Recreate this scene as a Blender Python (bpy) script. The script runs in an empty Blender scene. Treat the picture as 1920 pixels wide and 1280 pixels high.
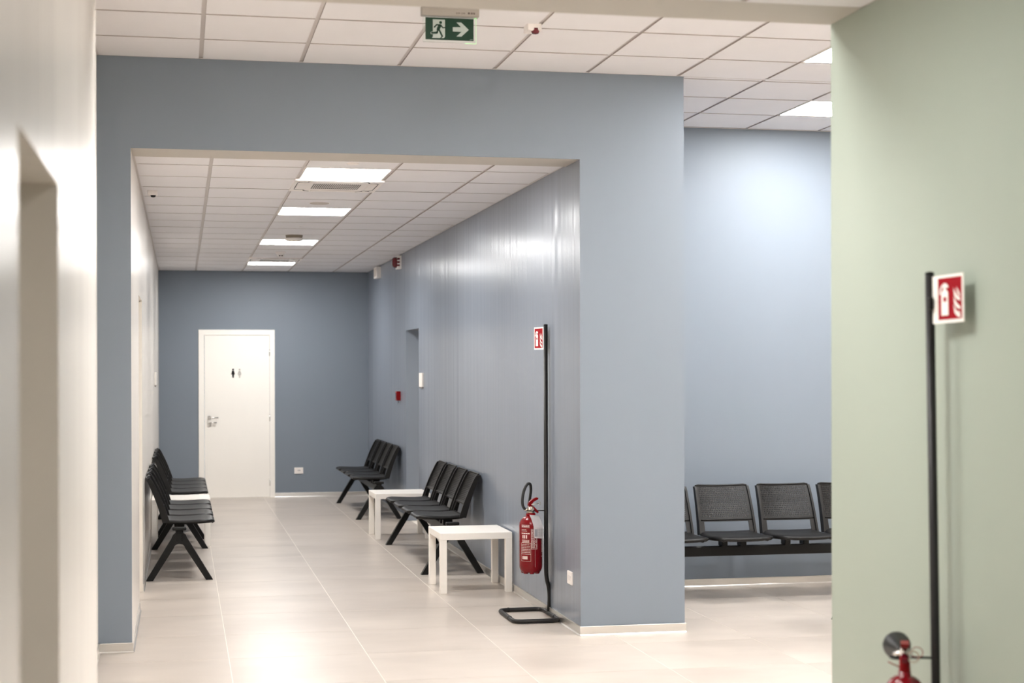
import bpy, bmesh, math, random
from mathutils import Vector, Matrix
random.seed(7)
S = bpy.context.scene
COL = S.collection

# ------------------------------------------------------------------ camera, world, exposure
F_PX, YAW, PITCH, ROLL = 2810.15, 0.19117, -0.002186, 0.002474
CX, CY, CAM_H = 884.17, 703.13, 1.6563
cd = bpy.data.cameras.new('camera')
cam = bpy.data.objects.new('camera', cd)
COL.objects.link(cam)
fwd = Vector((math.sin(YAW) * math.cos(PITCH), math.cos(YAW) * math.cos(PITCH), math.sin(PITCH)))
r0 = Vector((math.cos(YAW), -math.sin(YAW), 0))
u0 = r0.cross(fwd)
rt = r0 * math.cos(ROLL) - u0 * math.sin(ROLL)
up = r0 * math.sin(ROLL) + u0 * math.cos(ROLL)
M = Matrix(((rt.x, up.x, -fwd.x, 0), (rt.y, up.y, -fwd.y, 0), (rt.z, up.z, -fwd.z, CAM_H), (0, 0, 0, 1)))
cam.matrix_world = M
cd.sensor_fit = 'HORIZONTAL'
cd.sensor_width = 36.0
cd.lens = 36.0 * F_PX / 1920
cd.shift_x = (960 - CX) / 1920
cd.shift_y = (CY - 640) / 1920
cd.clip_start = 0.05
cd.dof.use_dof = True
cd.dof.focus_distance = 10.6
cd.dof.aperture_fstop = 2.6
S.camera = cam

w = bpy.data.worlds.new('world')
S.world = w
w.use_nodes = True
w.node_tree.nodes['Background'].inputs[0].default_value = (0.9, 0.95, 1, 1)
w.node_tree.nodes['Background'].inputs[1].default_value = 0.2

S.view_settings.view_transform = 'Standard'
S.view_settings.look = 'None'
S.view_settings.gamma = 1
S.view_settings.use_curve_mapping = False
S.view_settings.exposure = 1.6
PANEL = dict(corridor=18.0, hall=24.5, near=13.5)       # radiance of the ceiling light panels
LIGHT_TINT = (1.0, 0.985, 0.965)
try:
    S.cycles.max_bounces = 10
    S.cycles.diffuse_bounces = 6
    S.cycles.caustics_reflective = False
    S.cycles.caustics_refractive = False
    S.cycles.sample_clamp_indirect = 6
except Exception:
    pass

# ------------------------------------------------------------------ dimensions (metres)
XL, XR = -0.292, 2.457           # corridor walls
YF, YB = 9.101, 20.018           # blue front wall, end wall
YR, XC = 10.998, 3.139           # back wall of the alcove, outer corner of the pier
XH, XE = -0.487, 7.2             # hall side walls
HC, HH, HB = 3.529, 2.988, 2.995 # hall ceiling, opening head, corridor ceiling
YE, YN = 5.403, -3.0             # end of the near passage, wall behind the camera


# ------------------------------------------------------------------ materials
def srgb(r, g, b):
    f = lambda c: (c / 255 / 12.92) if c / 255 <= 0.04045 else ((c / 255 + 0.055) / 1.055) ** 2.4
    return (f(r), f(g), f(b), 1)


def mat(name, col, rough=0.5, metal=0.0, spec=0.5, noise=0.0, nscale=(8, 8, 8), bump=0.0, bscale=(60, 60, 60), bdist=0.002,
        rvar=0.0, coat=0.0, emit=None, estr=0.0, alpha=1.0, trans=0.0):
    m = bpy.data.materials.new(name)
    m.use_nodes = True
    nt = m.node_tree
    p = nt.nodes['Principled BSDF']
    p.inputs['Base Color'].default_value = col
    p.inputs['Roughness'].default_value = rough
    p.inputs['Metallic'].default_value = metal
    p.inputs['Specular IOR Level'].default_value = spec
    p.inputs['Coat Weight'].default_value = coat
    p.inputs['Transmission Weight'].default_value = trans
    tc = nt.nodes.new('ShaderNodeTexCoord')

    def nz(scale, detail=4, rough_=0.55):
        mp = nt.nodes.new('ShaderNodeMapping')
        mp.inputs['Scale'].default_value = scale
        n = nt.nodes.new('ShaderNodeTexNoise')
        n.inputs['Scale'].default_value = 1
        n.inputs['Detail'].default_value = detail
        n.inputs['Roughness'].default_value = rough_
        nt.links.new(tc.outputs['Object'], mp.inputs[0])
        nt.links.new(mp.outputs[0], n.inputs['Vector'])
        return n
    if noise or rvar:
        n = nz(nscale)
        if noise:
            mr = nt.nodes.new('ShaderNodeMapRange')
            mr.inputs[1].default_value, mr.inputs[2].default_value = 0.25, 0.75
            mr.inputs[3].default_value, mr.inputs[4].default_value = 1 - noise, 1 + noise
            nt.links.new(n.outputs['Fac'], mr.inputs[0])
            mx = nt.nodes.new('ShaderNodeVectorMath')
            mx.operation = 'SCALE'
            mx.inputs[0].default_value = col[:3]
            nt.links.new(mr.outputs[0], mx.inputs['Scale'])
            nt.links.new(mx.outputs[0], p.inputs['Base Color'])
        if rvar:
            mr = nt.nodes.new('ShaderNodeMapRange')
            mr.inputs[1].default_value, mr.inputs[2].default_value = 0.25, 0.75
            mr.inputs[3].default_value, mr.inputs[4].default_value = rough - rvar, rough + rvar
            nt.links.new(n.outputs['Fac'], mr.inputs[0])
            nt.links.new(mr.outputs[0], p.inputs['Roughness'])
    if bump:
        n2 = nz(bscale, 2)
        b = nt.nodes.new('ShaderNodeBump')
        b.inputs['Strength'].default_value = bump
        b.inputs['Distance'].default_value = bdist
        nt.links.new(n2.outputs['Fac'], b.inputs['Height'])
        nt.links.new(b.outputs[0], p.inputs['Normal'])
    if emit:
        p.inputs['Emission Color'].default_value = emit
        p.inputs['Emission Strength'].default_value = estr
    return m


def floor_mat():
    m = mat('floor_tile_glaze', srgb(190, 179, 167), 0.33)
    nt = m.node_tree
    p = nt.nodes['Principled BSDF']
    geo = nt.nodes.new('ShaderNodeNewGeometry')
    info = nt.nodes.new('ShaderNodeObjectInfo')

    def nz(scale, detail, add=True):
        mp = nt.nodes.new('ShaderNodeMapping')
        mp.inputs['Scale'].default_value = scale
        n = nt.nodes.new('ShaderNodeTexNoise')
        n.noise_dimensions = '4D'
        n.inputs['Scale'].default_value = 1
        n.inputs['Detail'].default_value = detail
        n.inputs['Roughness'].default_value = 0.6
        nt.links.new(geo.outputs['Position'], mp.inputs[0])
        nt.links.new(mp.outputs[0], n.inputs['Vector'])
        mw = nt.nodes.new('ShaderNodeMath')
        mw.operation = 'MULTIPLY'
        mw.inputs[1].default_value = 30
        nt.links.new(info.outputs['Random'], mw.inputs[0])
        nt.links.new(mw.outputs[0], n.inputs['W'])
        return n
    a = nz((0.9, 1.8, 1), 3)
    b = nz((2.2, 6, 1), 4)
    mx = nt.nodes.new('ShaderNodeMath')
    mx.operation = 'MULTIPLY_ADD'
    mx.inputs[1].default_value = 0.4
    nt.links.new(b.outputs['Fac'], mx.inputs[0])
    nt.links.new(a.outputs['Fac'], mx.inputs[2])
    cr = nt.nodes.new('ShaderNodeValToRGB')
    cr.color_ramp.elements[0].position = 0.40
    cr.color_ramp.elements[0].color = srgb(170, 160, 151)
    cr.color_ramp.elements[1].position = 1.0
    cr.color_ramp.elements[1].color = srgb(199, 189, 179)
    nt.links.new(mx.outputs[0], cr.inputs[0])
    nt.links.new(cr.outputs[0], p.inputs['Base Color'])
    mr = nt.nodes.new('ShaderNodeMapRange')
    mr.inputs[1].default_value, mr.inputs[2].default_value = 0.3, 0.8
    mr.inputs[3].default_value, mr.inputs[4].default_value = 0.30, 0.34
    nt.links.new(b.outputs['Fac'], mr.inputs[0])
    nt.links.new(mr.outputs[0], p.inputs['Roughness'])
    return m


STREAK = dict(bump=1.0, bscale=(5.5, 5.5, 0.22), bdist=0.008)
M_BLUE = mat('blue_eggshell_paint', srgb(124, 133, 144), 0.5, spec=0.35, noise=0.015, nscale=(3, 3, 1))
M_BLUEGLOSS = mat('blue_washable_enamel', srgb(127, 135, 147), 0.26, spec=0.52, noise=0.015, nscale=(3, 3, 1), **STREAK)
M_CREAM = mat('cream_satin_paint', srgb(214, 208, 200), 0.27, spec=0.4, noise=0.01, nscale=(3, 3, 1), **STREAK)
M_GREEN = mat('sage_green_paint', srgb(160, 169, 157), 0.42, spec=0.35, noise=0.015, nscale=(3, 3, 1))
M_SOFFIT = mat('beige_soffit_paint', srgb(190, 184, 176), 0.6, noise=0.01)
M_FLOOR = floor_mat()
M_GROUT = mat('light_grout', srgb(240, 233, 224), 0.7, noise=0.03, nscale=(30, 30, 30))
M_TILE = mat('mineral_ceiling_board', srgb(229, 227, 229), 0.85, spec=0.2, noise=0.01, nscale=(5, 5, 5), bump=0.15, bscale=(220, 220, 220), bdist=0.0006)
M_FIBRESHADE = mat('fibre_edge_with_gap_shade', srgb(184, 177, 172), 0.9, spec=0.1, noise=0.05, nscale=(40, 40, 40))  # fibre edge colour, darkened to paint stronger shade lines between the boards
M_GRID = mat('ceiling_grid_steel', srgb(205, 199, 197), 0.5, spec=0.4, noise=0.01)
M_VOID = mat('ceiling_void_board', srgb(120, 114, 110), 0.9)
M_ALU = mat('satin_aluminium', (0.78, 0.76, 0.73, 1), 0.33, metal=1.0, noise=0.03, nscale=(3, 3, 60))
M_BLACK = mat('black_plastic', (0.007, 0.0063, 0.006, 1), 0.45, spec=0.28, noise=0.08, nscale=(40, 40, 40), bump=0.12, bscale=(300, 300, 300), bdist=0.0004)
M_STEEL = mat('black_powder_coat', (0.004, 0.004, 0.004, 1), 0.42, spec=0.28, bump=0.1, bscale=(400, 400, 400), bdist=0.0003)
M_POLE = mat('dark_coated_tube', (0.010, 0.0085, 0.0083, 1), 0.45, spec=0.35, noise=0.1, nscale=(60, 60, 4))
M_WHITE = mat('white_laminate', srgb(242, 237, 230), 0.38, spec=0.45, noise=0.008, nscale=(10, 10, 10))
M_DOOR = mat('white_door_lacquer', srgb(252, 248, 241), 0.42, spec=0.45, noise=0.008, nscale=(4, 4, 1))
M_PLASTIC = mat('white_plastic', srgb(238, 232, 228), 0.4, spec=0.5, noise=0.01, nscale=(30, 30, 30))
M_GREYP = mat('grey_housing', srgb(158, 151, 143), 0.5, noise=0.02, nscale=(20, 20, 20))
M_DARK = mat('gap_shade_and_dark_parts', (0.012, 0.012, 0.012, 1), 0.7, noise=0.05)  # near-black for painted gap shade, also for real dark lenses and indicators
M_CHROME = mat('brushed_nickel', (0.72, 0.70, 0.67, 1), 0.25, metal=1.0, noise=0.03, nscale=(80, 80, 80))
M_BRASS = mat('pale_brass', (0.68, 0.62, 0.53, 1), 0.3, metal=1.0, noise=0.04, nscale=(80, 80, 80))
M_RED = mat('red_enamel', (0.17, 0.0004, 0.0035, 1), 0.22, spec=0.35, coat=0.0, noise=0.03, nscale=(10, 10, 10))
M_REDP = mat('red_plastic', (0.20, 0.0008, 0.003, 1), 0.35, spec=0.2, noise=0.03, nscale=(30, 30, 30))
M_DKRED = mat('dark_red_lens', (0.11, 0.003, 0.009, 1), 0.25, noise=0.03)
M_SIGNRED = mat('sign_red', (0.29, 0.0005, 0.008, 1), 0.45, spec=0.15, noise=0.02, nscale=(20, 20, 20))
M_SIGNWHITE = mat('sign_white', srgb(244, 240, 234), 0.4, noise=0.01, nscale=(20, 20, 20))
M_SIGNGREEN = mat('sign_green', (0.0035, 0.030, 0.013, 1), 0.35, spec=0.3, noise=0.03, nscale=(20, 20, 20))
M_SIGNPALE = mat('sign_pale_print', srgb(168, 176, 170), 0.4, spec=0.3, noise=0.01)
M_EDGE = mat('lit_acrylic_edge', srgb(190, 235, 185), 0.3, noise=0.02, emit=(0.35, 0.95, 0.35, 1), estr=0.22)
M_PAPER = mat('tag_paper', srgb(232, 230, 232), 0.7, noise=0.02, nscale=(40, 40, 40))
M_INK = mat('grey_print', srgb(150, 150, 156), 0.7, noise=0.05, nscale=(90, 90, 90))
M_PRINT = mat('pale_label_print', srgb(226, 205, 200), 0.6, noise=0.12, nscale=(300, 300, 300))
M_RUBBER = mat('black_rubber', (0.015, 0.015, 0.015, 1), 0.5, spec=0.4, bump=0.2, bscale=(200, 200, 200), bdist=0.0005)
M_SPK = mat('grey_mesh_disc', srgb(196, 188, 180), 0.7, noise=0.05, nscale=(200, 200, 200))
M_LED = mat('small_lit_lamp', srgb(255, 245, 200), 0.3, noise=0.01, emit=(1, 0.9, 0.6, 1), estr=2.0)
M_ACRYL = mat('clear_acrylic', (0.95, 1.0, 0.97, 1), 0.05, trans=1.0, noise=0.01)
M_PANEL = {k: mat('light_diffuser_' + k, (0.9, 0.9, 0.9, 1), 0.4, noise=0.005, emit=LIGHT_TINT + (1,), estr=v) for k, v in PANEL.items()}


# ------------------------------------------------------------------ mesh helpers
def bx(bm, lo, hi, bev=0.0, seg=2):
    r = bmesh.ops.create_cube(bm, size=1)
    vs = r['verts']
    for v in vs:
        v.co = Vector([lo[i] + (v.co[i] + 0.5) * (hi[i] - lo[i]) for i in range(3)])
    if bev:
        es = list({e for v in vs for e in v.link_edges})
        bmesh.ops.bevel(bm, geom=es, offset=bev, segments=seg, affect='EDGES', profile=0.5)
    return bm


def prism(bm, poly, f, a, b):
    """poly: 2-D points; f(p, q, d) -> 3-D; extruded from d=a to d=b"""
    A = [bm.verts.new(f(p[0], p[1], a)) for p in poly]
    B = [bm.verts.new(f(p[0], p[1], b)) for p in poly]
    n = len(poly)
    bm.faces.new(A)
    bm.faces.new(B[::-1])
    for i in range(n):
        j = (i + 1) % n
        bm.faces.new((A[j], A[i], B[i], B[j]))
    return bm


def tube(bm, pts, rad, n=12, closed=False, caps=True):
    pts = [Vector(p) for p in pts]
    N = len(pts)
    rads = rad if isinstance(rad, (list, tuple)) else [rad] * N
    ring = []
    prev = None
    for i, p in enumerate(pts):
        if closed:
            t = (pts[(i + 1) % N] - pts[i - 1]).normalized()
        else:
            t = (pts[min(i + 1, N - 1)] - pts[max(i - 1, 0)]).normalized()
        if prev is None:
            a = Vector((0, 0, 1)) if abs(t.z) < 0.9 else Vector((1, 0, 0))
            prev = (a - t * a.dot(t)).normalized()
        else:
            prev = (prev - t * prev.dot(t)).normalized()
        b = t.cross(prev)
        ring.append([bm.verts.new(p + (prev * math.cos(2 * math.pi * k / n) + b * math.sin(2 * math.pi * k / n)) * rads[i]) for k in range(n)])
    for i in range(N if closed else N - 1):
        A, B = ring[i], ring[(i + 1) % N]
        for k in range(n):
            l = (k + 1) % n
            f = bm.faces.new((A[k], A[l], B[l], B[k]))
            f.smooth = True
    if caps and not closed:
        bm.faces.new(ring[0][::-1])
        bm.faces.new(ring[-1])
    return bm


def lathe(bm, prof, n=32, o=(0, 0, 0), axis='z'):
    o = Vector(o)
    rings = []
    for r, z in prof:
        row = []
        for k in range(n):
            a = 2 * math.pi * k / n
            x, y = r * math.cos(a), r * math.sin(a)
            v = {'z': (x, y, z), 'y': (x, z, -y), 'x': (z, x, y)}[axis]
            row.append(bm.verts.new(o + Vector(v)))
        rings.append(row)
    for A, B in zip(rings, rings[1:]):
        for k in range(n):
            l = (k + 1) % n
            f = bm.faces.new((A[k], A[l], B[l], B[k]))
            f.smooth = True
    if prof[0][0] > 1e-6:
        bm.faces.new(rings[0][::-1])
    if prof[-1][0] > 1e-6:
        bm.faces.new(rings[-1])
    bmesh.ops.remove_doubles(bm, verts=[v for r in rings for v in r], dist=1e-6)
    return bm


def arc(cx, cy, r, a0, a1, n):
    return [(cx + r * math.cos(math.radians(a0 + (a1 - a0) * i / n)), cy + r * math.sin(math.radians(a0 + (a1 - a0) * i / n))) for i in range(n + 1)]


def rounded(path, r=0.03, n=6, closed=False):
    """round the corners of a 3-D polyline"""
    P = [Vector(p) for p in path]
    out = []
    N = len(P)
    for i, p in enumerate(P):
        if not closed and i in (0, N - 1):
            out.append(p)
            continue
        a, b = P[i - 1], P[(i + 1) % N]
        da, db = (a - p), (b - p)
        ra, rb = min(r, da.length * 0.45), min(r, db.length * 0.45)
        A, B = p + da.normalized() * ra, p + db.normalized() * rb
        for k in range(n + 1):
            t = k / n
            out.append(A * (1 - t) ** 2 + p * 2 * t * (1 - t) + B * t * t)
    return out


def new():
    return bmesh.new()


def obj(name, bm, m, parent=None, smooth=False):
    me = bpy.data.meshes.new(name)
    bmesh.ops.recalc_face_normals(bm, faces=bm.faces)
    if smooth:
        for f in bm.faces:
            f.smooth = True
    bm.to_mesh(me)
    bm.free()
    me.materials.append(m)
    o = bpy.data.objects.new(name, me)
    COL.objects.link(o)
    if parent:
        o.parent = parent
    return o


def inst(name, me, parent, loc=(0, 0, 0), rot=(0, 0, 0)):
    o = bpy.data.objects.new(name, me)
    COL.objects.link(o)
    o.parent = parent
    o.location = loc
    o.rotation_euler = rot
    return o


def tag(o, label, cat, group=None):
    o['label'] = label
    o['category'] = cat
    if group:
        o['group'] = group
    return o


def thing(name, label, cat, loc=(0, 0, 0), rz=0.0, group=None):
    o = bpy.data.objects.new(name, None)
    COL.objects.link(o)
    o.location = loc
    o.rotation_euler = (0, 0, rz)
    o.empty_display_size = 0.1
    return tag(o, label, cat, group)


def struct(name, bm, m, label=None):
    o = obj(name, bm, m)
    o['kind'] = 'structure'
    if label:
        o['label'] = label
    return o


def copy_tree(o, parent=None):
    c = o.copy()
    COL.objects.link(c)
    if parent:
        c.parent = parent
    for ch in list(o.children):
        copy_tree(ch, c)
    return c


# ------------------------------------------------------------------ floor with its tiles
bm = new()
bx(bm, (XH - 0.4, YN, -0.12), (XE, YB + 0.3, -0.0012))
floor = struct('floor', bm, M_GROUT, 'pale greige porcelain tiled floor')
TW, GAP = 0.801, 0.0038
gx = [1.0665 + TW * i for i in range(-2, 8)]
gy = [8.78 + 0.8 * j for j in range(-15, 15)]
tile_me = {}


def floor_tile(x0, x1, y0, y1):
    k = (round(x1 - x0, 3), round(y1 - y0, 3))
    if k not in tile_me:
        b = new()
        bx(b, (0, 0, -0.01), (k[0], k[1], 0))
        me = bpy.data.meshes.new('tile')
        b.to_mesh(me)
        b.free()
        me.materials.append(M_FLOOR)
        tile_me[k] = me
    inst('tile', tile_me[k], floor, (x0, y0, 0))


far = new()
for i in range(len(gx) - 1):
    for j in range(len(gy) - 1):
        x0, x1, y0, y1 = gx[i] + GAP / 2, gx[i + 1] - GAP / 2, gy[j] + GAP / 2, gy[j + 1] - GAP / 2
        if y0 >= YR:
            lim = (XL, XR)
        elif y0 >= YF:
            lim = (XL, XE)
        elif y0 >= YE:
            lim = (XH, XE)
        else:
            lim = (XL, XR)
        x0, x1 = max(x0, lim[0] - 0.05), min(x1, lim[1] + 0.05)
        y1 = min(y1, YB + 0.05)
        if x1 - x0 < 0.02 or y1 - y0 < 0.02:
            continue
        if y1 < 1.0:
            bx(far, (x0, y0, -0.01), (x1, y1, 0))
        else:
            floor_tile(x0, x1, y0, y1)
o = obj('tile_field', far, M_FLOOR, floor)
o['kind'] = 'stuff'

# ------------------------------------------------------------------ walls
def walls(name, boxes, m, label=None):
    b = new()
    for lo, hi in boxes:
        bx(b, lo, hi)
    return struct(name, b, m, label)


TOP = 3.72
# near passage, cream wall with a door recess
D0, D1, DH = 2.845, 3.745, 2.112
walls('wall_left', [((-0.60, YN, 0), (XL, D0, TOP)), ((-0.60, D1, 0), (XL, YE, TOP)), ((-0.60, D0, DH), (XL, D1, TOP))], M_CREAM,
      'glossy cream wall of the near passage with a door recess')
walls('wall_left.001', [((-0.80, YE, 0), (XH, YF + 0.01, TOP))], M_CREAM, 'cream side wall of the hall behind the near passage')
# corridor cream wall with recess
R0, R1, RH = 10.70, 11.60, 2.20
walls('wall_left.002', [((-0.60, YF + 0.01, 0), (XL, R0, TOP)), ((-0.60, R1, 0), (XL, YB + 0.2, TOP)), ((-0.60, R0, RH), (XL, R1, TOP))], M_CREAM,
      'cream satin wall along the corridor')
# corridor blue wall block with recess
Q0, Q1, QH = 15.625, 16.543, 2.12
walls('wall_right', [((XR, YF + 0.01, 0), (XC, Q0, TOP)), ((XR, Q1, 0), (XC, YB + 0.2, TOP)), ((XR, Q0, QH), (XC, Q1, TOP)), ((XR + 0.3, Q0, 0), (XC, Q1, QH))], M_BLUEGLOSS,
      'satin blue wall along the corridor with a door recess')
walls('wall_right.001', [((XR, YN, 0), (XR + 0.22, YE, TOP))], M_GREEN, 'sage green wall of the near passage')
walls('wall_front', [((-0.80, YF, 0), (XL, YF + 0.01, TOP)), ((XL, YF, HH), (XR, YF + 0.01, TOP)), ((XR, YF, 0), (XC, YF + 0.01, TOP))], M_BLUE,
      'blue wall with the wide corridor opening')
DX0, DX1, DZ = 0.285, 1.155, 2.152
walls('wall_back', [((-0.6, YB, 0), (DX0, YB + 0.2, TOP)), ((DX1, YB, 0), (XC, YB + 0.2, TOP)), ((DX0, YB, DZ), (DX1, YB + 0.2, TOP))], M_BLUE,
      'blue end wall of the corridor around the restroom door')
walls('wall_back.001', [((XC, YR, 0), (XE + 0.2, YR + 0.2, TOP))], M_BLUE, 'blue wall of the side alcove behind the perforated bench')
walls('wall_right.002', [((XE, YE - 0.2, 0), (XE + 0.2, YR + 0.2, TOP))], M_CREAM)
walls('wall_front.001', [((XR + 0.22, YE - 0.2, 0), (XE, YE, TOP))], M_CREAM)
walls('wall_near', [((-0.6, YN - 0.2, 0), (XR + 0.22, YN, TOP))], M_CREAM)
walls('trim_1', [((XL, YF + 0.01, HH), (XR, YF + 0.355, TOP))], M_SOFFIT, 'beige lintel underside of the corridor opening')
walls('trim_2', [((XL, YE - 0.27, HH), (XR, YE, TOP))], M_SOFFIT, 'beige beam where the lower passage ceiling ends')


# ------------------------------------------------------------------ ceilings: backing, boards, grid bars, edge trim
def ceiling(name, z, xs, ys, x0, x1, y0, y1, skip, label, ylines=True):
    b = new()
    bx(b, (x0 - 0.02, y0 - 0.02, z + 0.10), (x1 + 0.02, y1 + 0.02, z + 0.16))
    root = struct(name, b, M_VOID, label)
    X = [x0] + [x for x in xs if x0 + 0.02 < x < x1 - 0.02] + [x1]
    Y = [y0] + [y for y in ys if y0 + 0.02 < y < y1 - 0.02] + [y1]
    cache = {}
    g = 0.012
    rot = 0
    for i in range(len(X) - 1):
        for j in range(len(Y) - 1):
            mx, my = (X[i] + X[i + 1]) / 2, (Y[j] + Y[j + 1]) / 2
            if any(a[0] < mx < a[1] and a[2] < my < a[3] for a in skip):
                continue
            a0, a1 = X[i] + g, X[i + 1] - g
            b0, b1 = Y[j] + 0.012, Y[j + 1] - 0.012
            if a1 - a0 < 0.02 or b1 - b0 < 0.02:
                continue
            k = (round(a1 - a0, 3), round(b1 - b0, 3))
            if k not in cache:
                t = new()
                bx(t, (0, 0, 0), (k[0], k[1], 0.022))
                t.normal_update()
                me = bpy.data.meshes.new('ceiling_tile')
                for f_ in t.faces:
                    f_.material_index = 1 if abs(f_.normal.z) < 0.3 else 0
                t.to_mesh(me)
                t.free()
                me.materials.append(M_TILE)
                me.materials.append(M_FIBRESHADE)
                cache[k] = me
            inst('ceiling_tile', cache[k], root, (a0, b0, z + random.uniform(-0.0006, 0.0006)))
    for x in X[1:-1]:
        t = new()
        bx(t, (x - 0.012, y0, z + 0.009), (x + 0.012, y1, z + 0.0125))
        bx(t, (x - 0.002, y0, z + 0.0125), (x + 0.002, y1, z + 0.045))
        obj('main_runner', t, M_GRID, root)
    for y in Y[1:-1]:
        t = new()
        for i in range(len(X) - 1):
            bx(t, (X[i] + 0.012, y - 0.012, z + 0.0090), (X[i + 1] - 0.012, y + 0.012, z + 0.0120))
        obj('cross_runner', t, M_GRID, root)
    for (lo, hi) in (((x0, y0), (x0 + 0.024, y1)), ((x1 - 0.024, y0), (x1, y1)), ((x0, y0), (x1, y0 + 0.02)), ((x0, y1 - 0.02), (x1, y1))):
        t = new()
        bx(t, (lo[0], lo[1], z + 0.0005), (hi[0], hi[1], z + 0.004))
        obj('edge_trim', t, M_GRID, root)
    return root


CXG = [0.189 + 0.6 * i for i in range(0, 4)]
CYG = [9.234 + 0.6 * j for j in range(0, 19)]
cl = [(0.789, CYG[j]) for j in (1, 5, 10, 15)]
ac = [(0.789, CYG[j]) for j in (2, 14)]
cell = lambda p: (p[0], p[0] + 0.6, p[1], p[1] + 0.6)
ceiling('ceiling', HB, CXG, CYG, XL, XR, YF + 0.355, YB, [cell(p) for p in cl + ac], 'suspended tile ceiling of the corridor')
HXG = [0.119 - 0.595 + 0.595 * i for i in range(0, 14)]
HYG = [7.961 - 0.6 * 4 + 0.6 * j for j in range(0, 10)]
hl = [(HXG[7], HYG[4]), (HXG[8], HYG[7]), (HXG[2], HYG[0]), (HXG[5], HYG[0]), (HXG[9], HYG[0]), (HXG[10], HYG[5])]
cell2 = lambda p: (p[0], p[0] + 0.595, p[1], p[1] + 0.6)
ceiling('ceiling.001', HC, HXG, HYG, XH, XE, YE, YF, [cell2(p) for p in hl], 'high suspended tile ceiling of the hall')
ceiling('ceiling.002', HC, HXG, HYG, XC, XE, YF, YR, [cell2(p) for p in hl], 'high suspended tile ceiling of the side alcove')
NYG = [-3 + 0.5 + 0.6 * j for j in range(0, 14)]
nl = [(0.789, NYG[j]) for j in (5, 11)]
ceiling('ceiling.003', HH, CXG, NYG, XL, XR, YN, YE - 0.27, [cell(p) for p in nl], 'lower suspended tile ceiling of the near passage')


# ------------------------------------------------------------------ light panels
def light(p, z, kind, label, sx=0.6):
    t = thing('ceiling_light', label, 'ceiling light', (p[0] + sx / 2, p[1] + 0.3, z), 0, 'square light panels')
    h = sx / 2 - 0.010
    k = 0.3 - 0.008
    f = new()
    for lo, hi in (((-h, -k), (h, -k + 0.012)), ((-h, k - 0.012), (h, k)), ((-h, -k + 0.012), (-h + 0.012, k - 0.012)), ((h - 0.012, -k + 0.012), (h, k - 0.012))):
        bx(f, (lo[0], lo[1], 0.0), (hi[0], hi[1], 0.03))
    obj('frame', f, M_PLASTIC, t)
    d = new()
    bx(d, (-h + 0.012, -k + 0.012, 0.003), (h - 0.012, k - 0.012, 0.02))
    obj('diffuser', d, M_PANEL[kind], t)


for p, l in zip(cl, ['lit square ceiling panel nearest the corridor opening', 'second lit ceiling panel along the corridor, past the round speaker disc',
                     'third lit ceiling panel along the corridor, behind the round detector', 'last lit ceiling panel, just past the far air conditioner']):
    light(p, HB, 'corridor', l)
for p, l in zip(hl, ['lit ceiling panel cut off by the green wall edge, nearer one', 'lit ceiling panel closest to the blue alcove wall',
                     'hall ceiling panel hidden above the beam by the cream wall', 'hall ceiling panel hidden above the beam toward the green wall',
                     'hall ceiling panel hidden behind the green wall by the beam', 'hall ceiling panel hidden behind the green wall, deep in the hall']):
    light(p, HC, 'hall', l, 0.595)
for p, l in zip(nl, ['ceiling panel of the passage right above the camera', 'ceiling panel of the passage ahead of the camera']):
    light(p, HH, 'near', l)

# ------------------------------------------------------------------ baseboards
PROF = [(0, 0), (0.013, 0), (0.013, 0.002), (0.009, 0.006), (0.007, 0.009), (0.007, 0.052), (0.009, 0.0555), (0.008, 0.058), (0, 0.058)]


def baseboard(name, a, b, nrm):
    """from a to b on the floor, nrm = unit vector out of the wall"""
    t = new()
    a, b, nrm = Vector(a + (0,)), Vector(b + (0,)), Vector(nrm + (0,))
    A = [t.verts.new(a + nrm * d + Vector((0, 0, z))) for d, z in PROF]
    B = [t.verts.new(b + nrm * d + Vector((0, 0, z))) for d, z in PROF]
    n = len(PROF)
    t.faces.new(A)
    t.faces.new(B[::-1])
    for i in range(n):
        j = (i + 1) % n
        t.faces.new((A[j], A[i], B[i], B[j]))
    return struct(name, t, M_ALU, 'thin aluminium skirting strip')


baseboard('baseboard_front', (XH, YF), (XL + 0.007, YF), (0, -1))
baseboard('baseboard_front.001', (XR - 0.007, YF), (XC + 0.007, YF), (0, -1))
baseboard('baseboard_right', (XR, YF), (XR, Q0), (-1, 0))
baseboard('baseboard_right.001', (XR, Q1), (XR, YB), (-1, 0))
baseboard('baseboard_left', (XL, YF), (XL, R0), (1, 0))
baseboard('baseboard_left.001', (XL, R1), (XL, YB), (1, 0))
baseboard('baseboard_back', (1.215, YB), (XR, YB), (0, -1))
baseboard('baseboard_back.001', (XL, YB), (0.22, YB), (0, -1))
baseboard('baseboard_back.002', (XC, YR), (XE, YR), (0, -1))
baseboard('baseboard_right.002', (XC, YF), (XC, YR), (1, 0))
baseboard('baseboard_right.003', (XR, YN), (XR, YE), (-1, 0))
baseboard('baseboard_left.002', (XL, YN), (XL, D0), (1, 0))
baseboard('baseboard_left.003', (XL, D1), (XL, YE), (1, 0))
baseboard('baseboard_left.004', (XH, YE), (XH, YF), (1, 0))

# ------------------------------------------------------------------ doors
def strokes(bm, f, pts, wd, a, b):
    """flat thick polyline, each leg a little prism, round joints"""
    for p, q in zip(pts, pts[1:]):
        dx, dy = q[0] - p[0], q[1] - p[1]
        L = math.hypot(dx, dy) or 1
        nx, ny = -dy / L * wd / 2, dx / L * wd / 2
        prism(bm, [(p[0] + nx, p[1] + ny), (q[0] + nx, q[1] + ny), (q[0] - nx, q[1] - ny), (p[0] - nx, p[1] - ny)], f, a, b)
    for p in pts:
        prism(bm, arc(p[0], p[1], wd / 2, 0, 330, 11), f, a, b)


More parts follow.
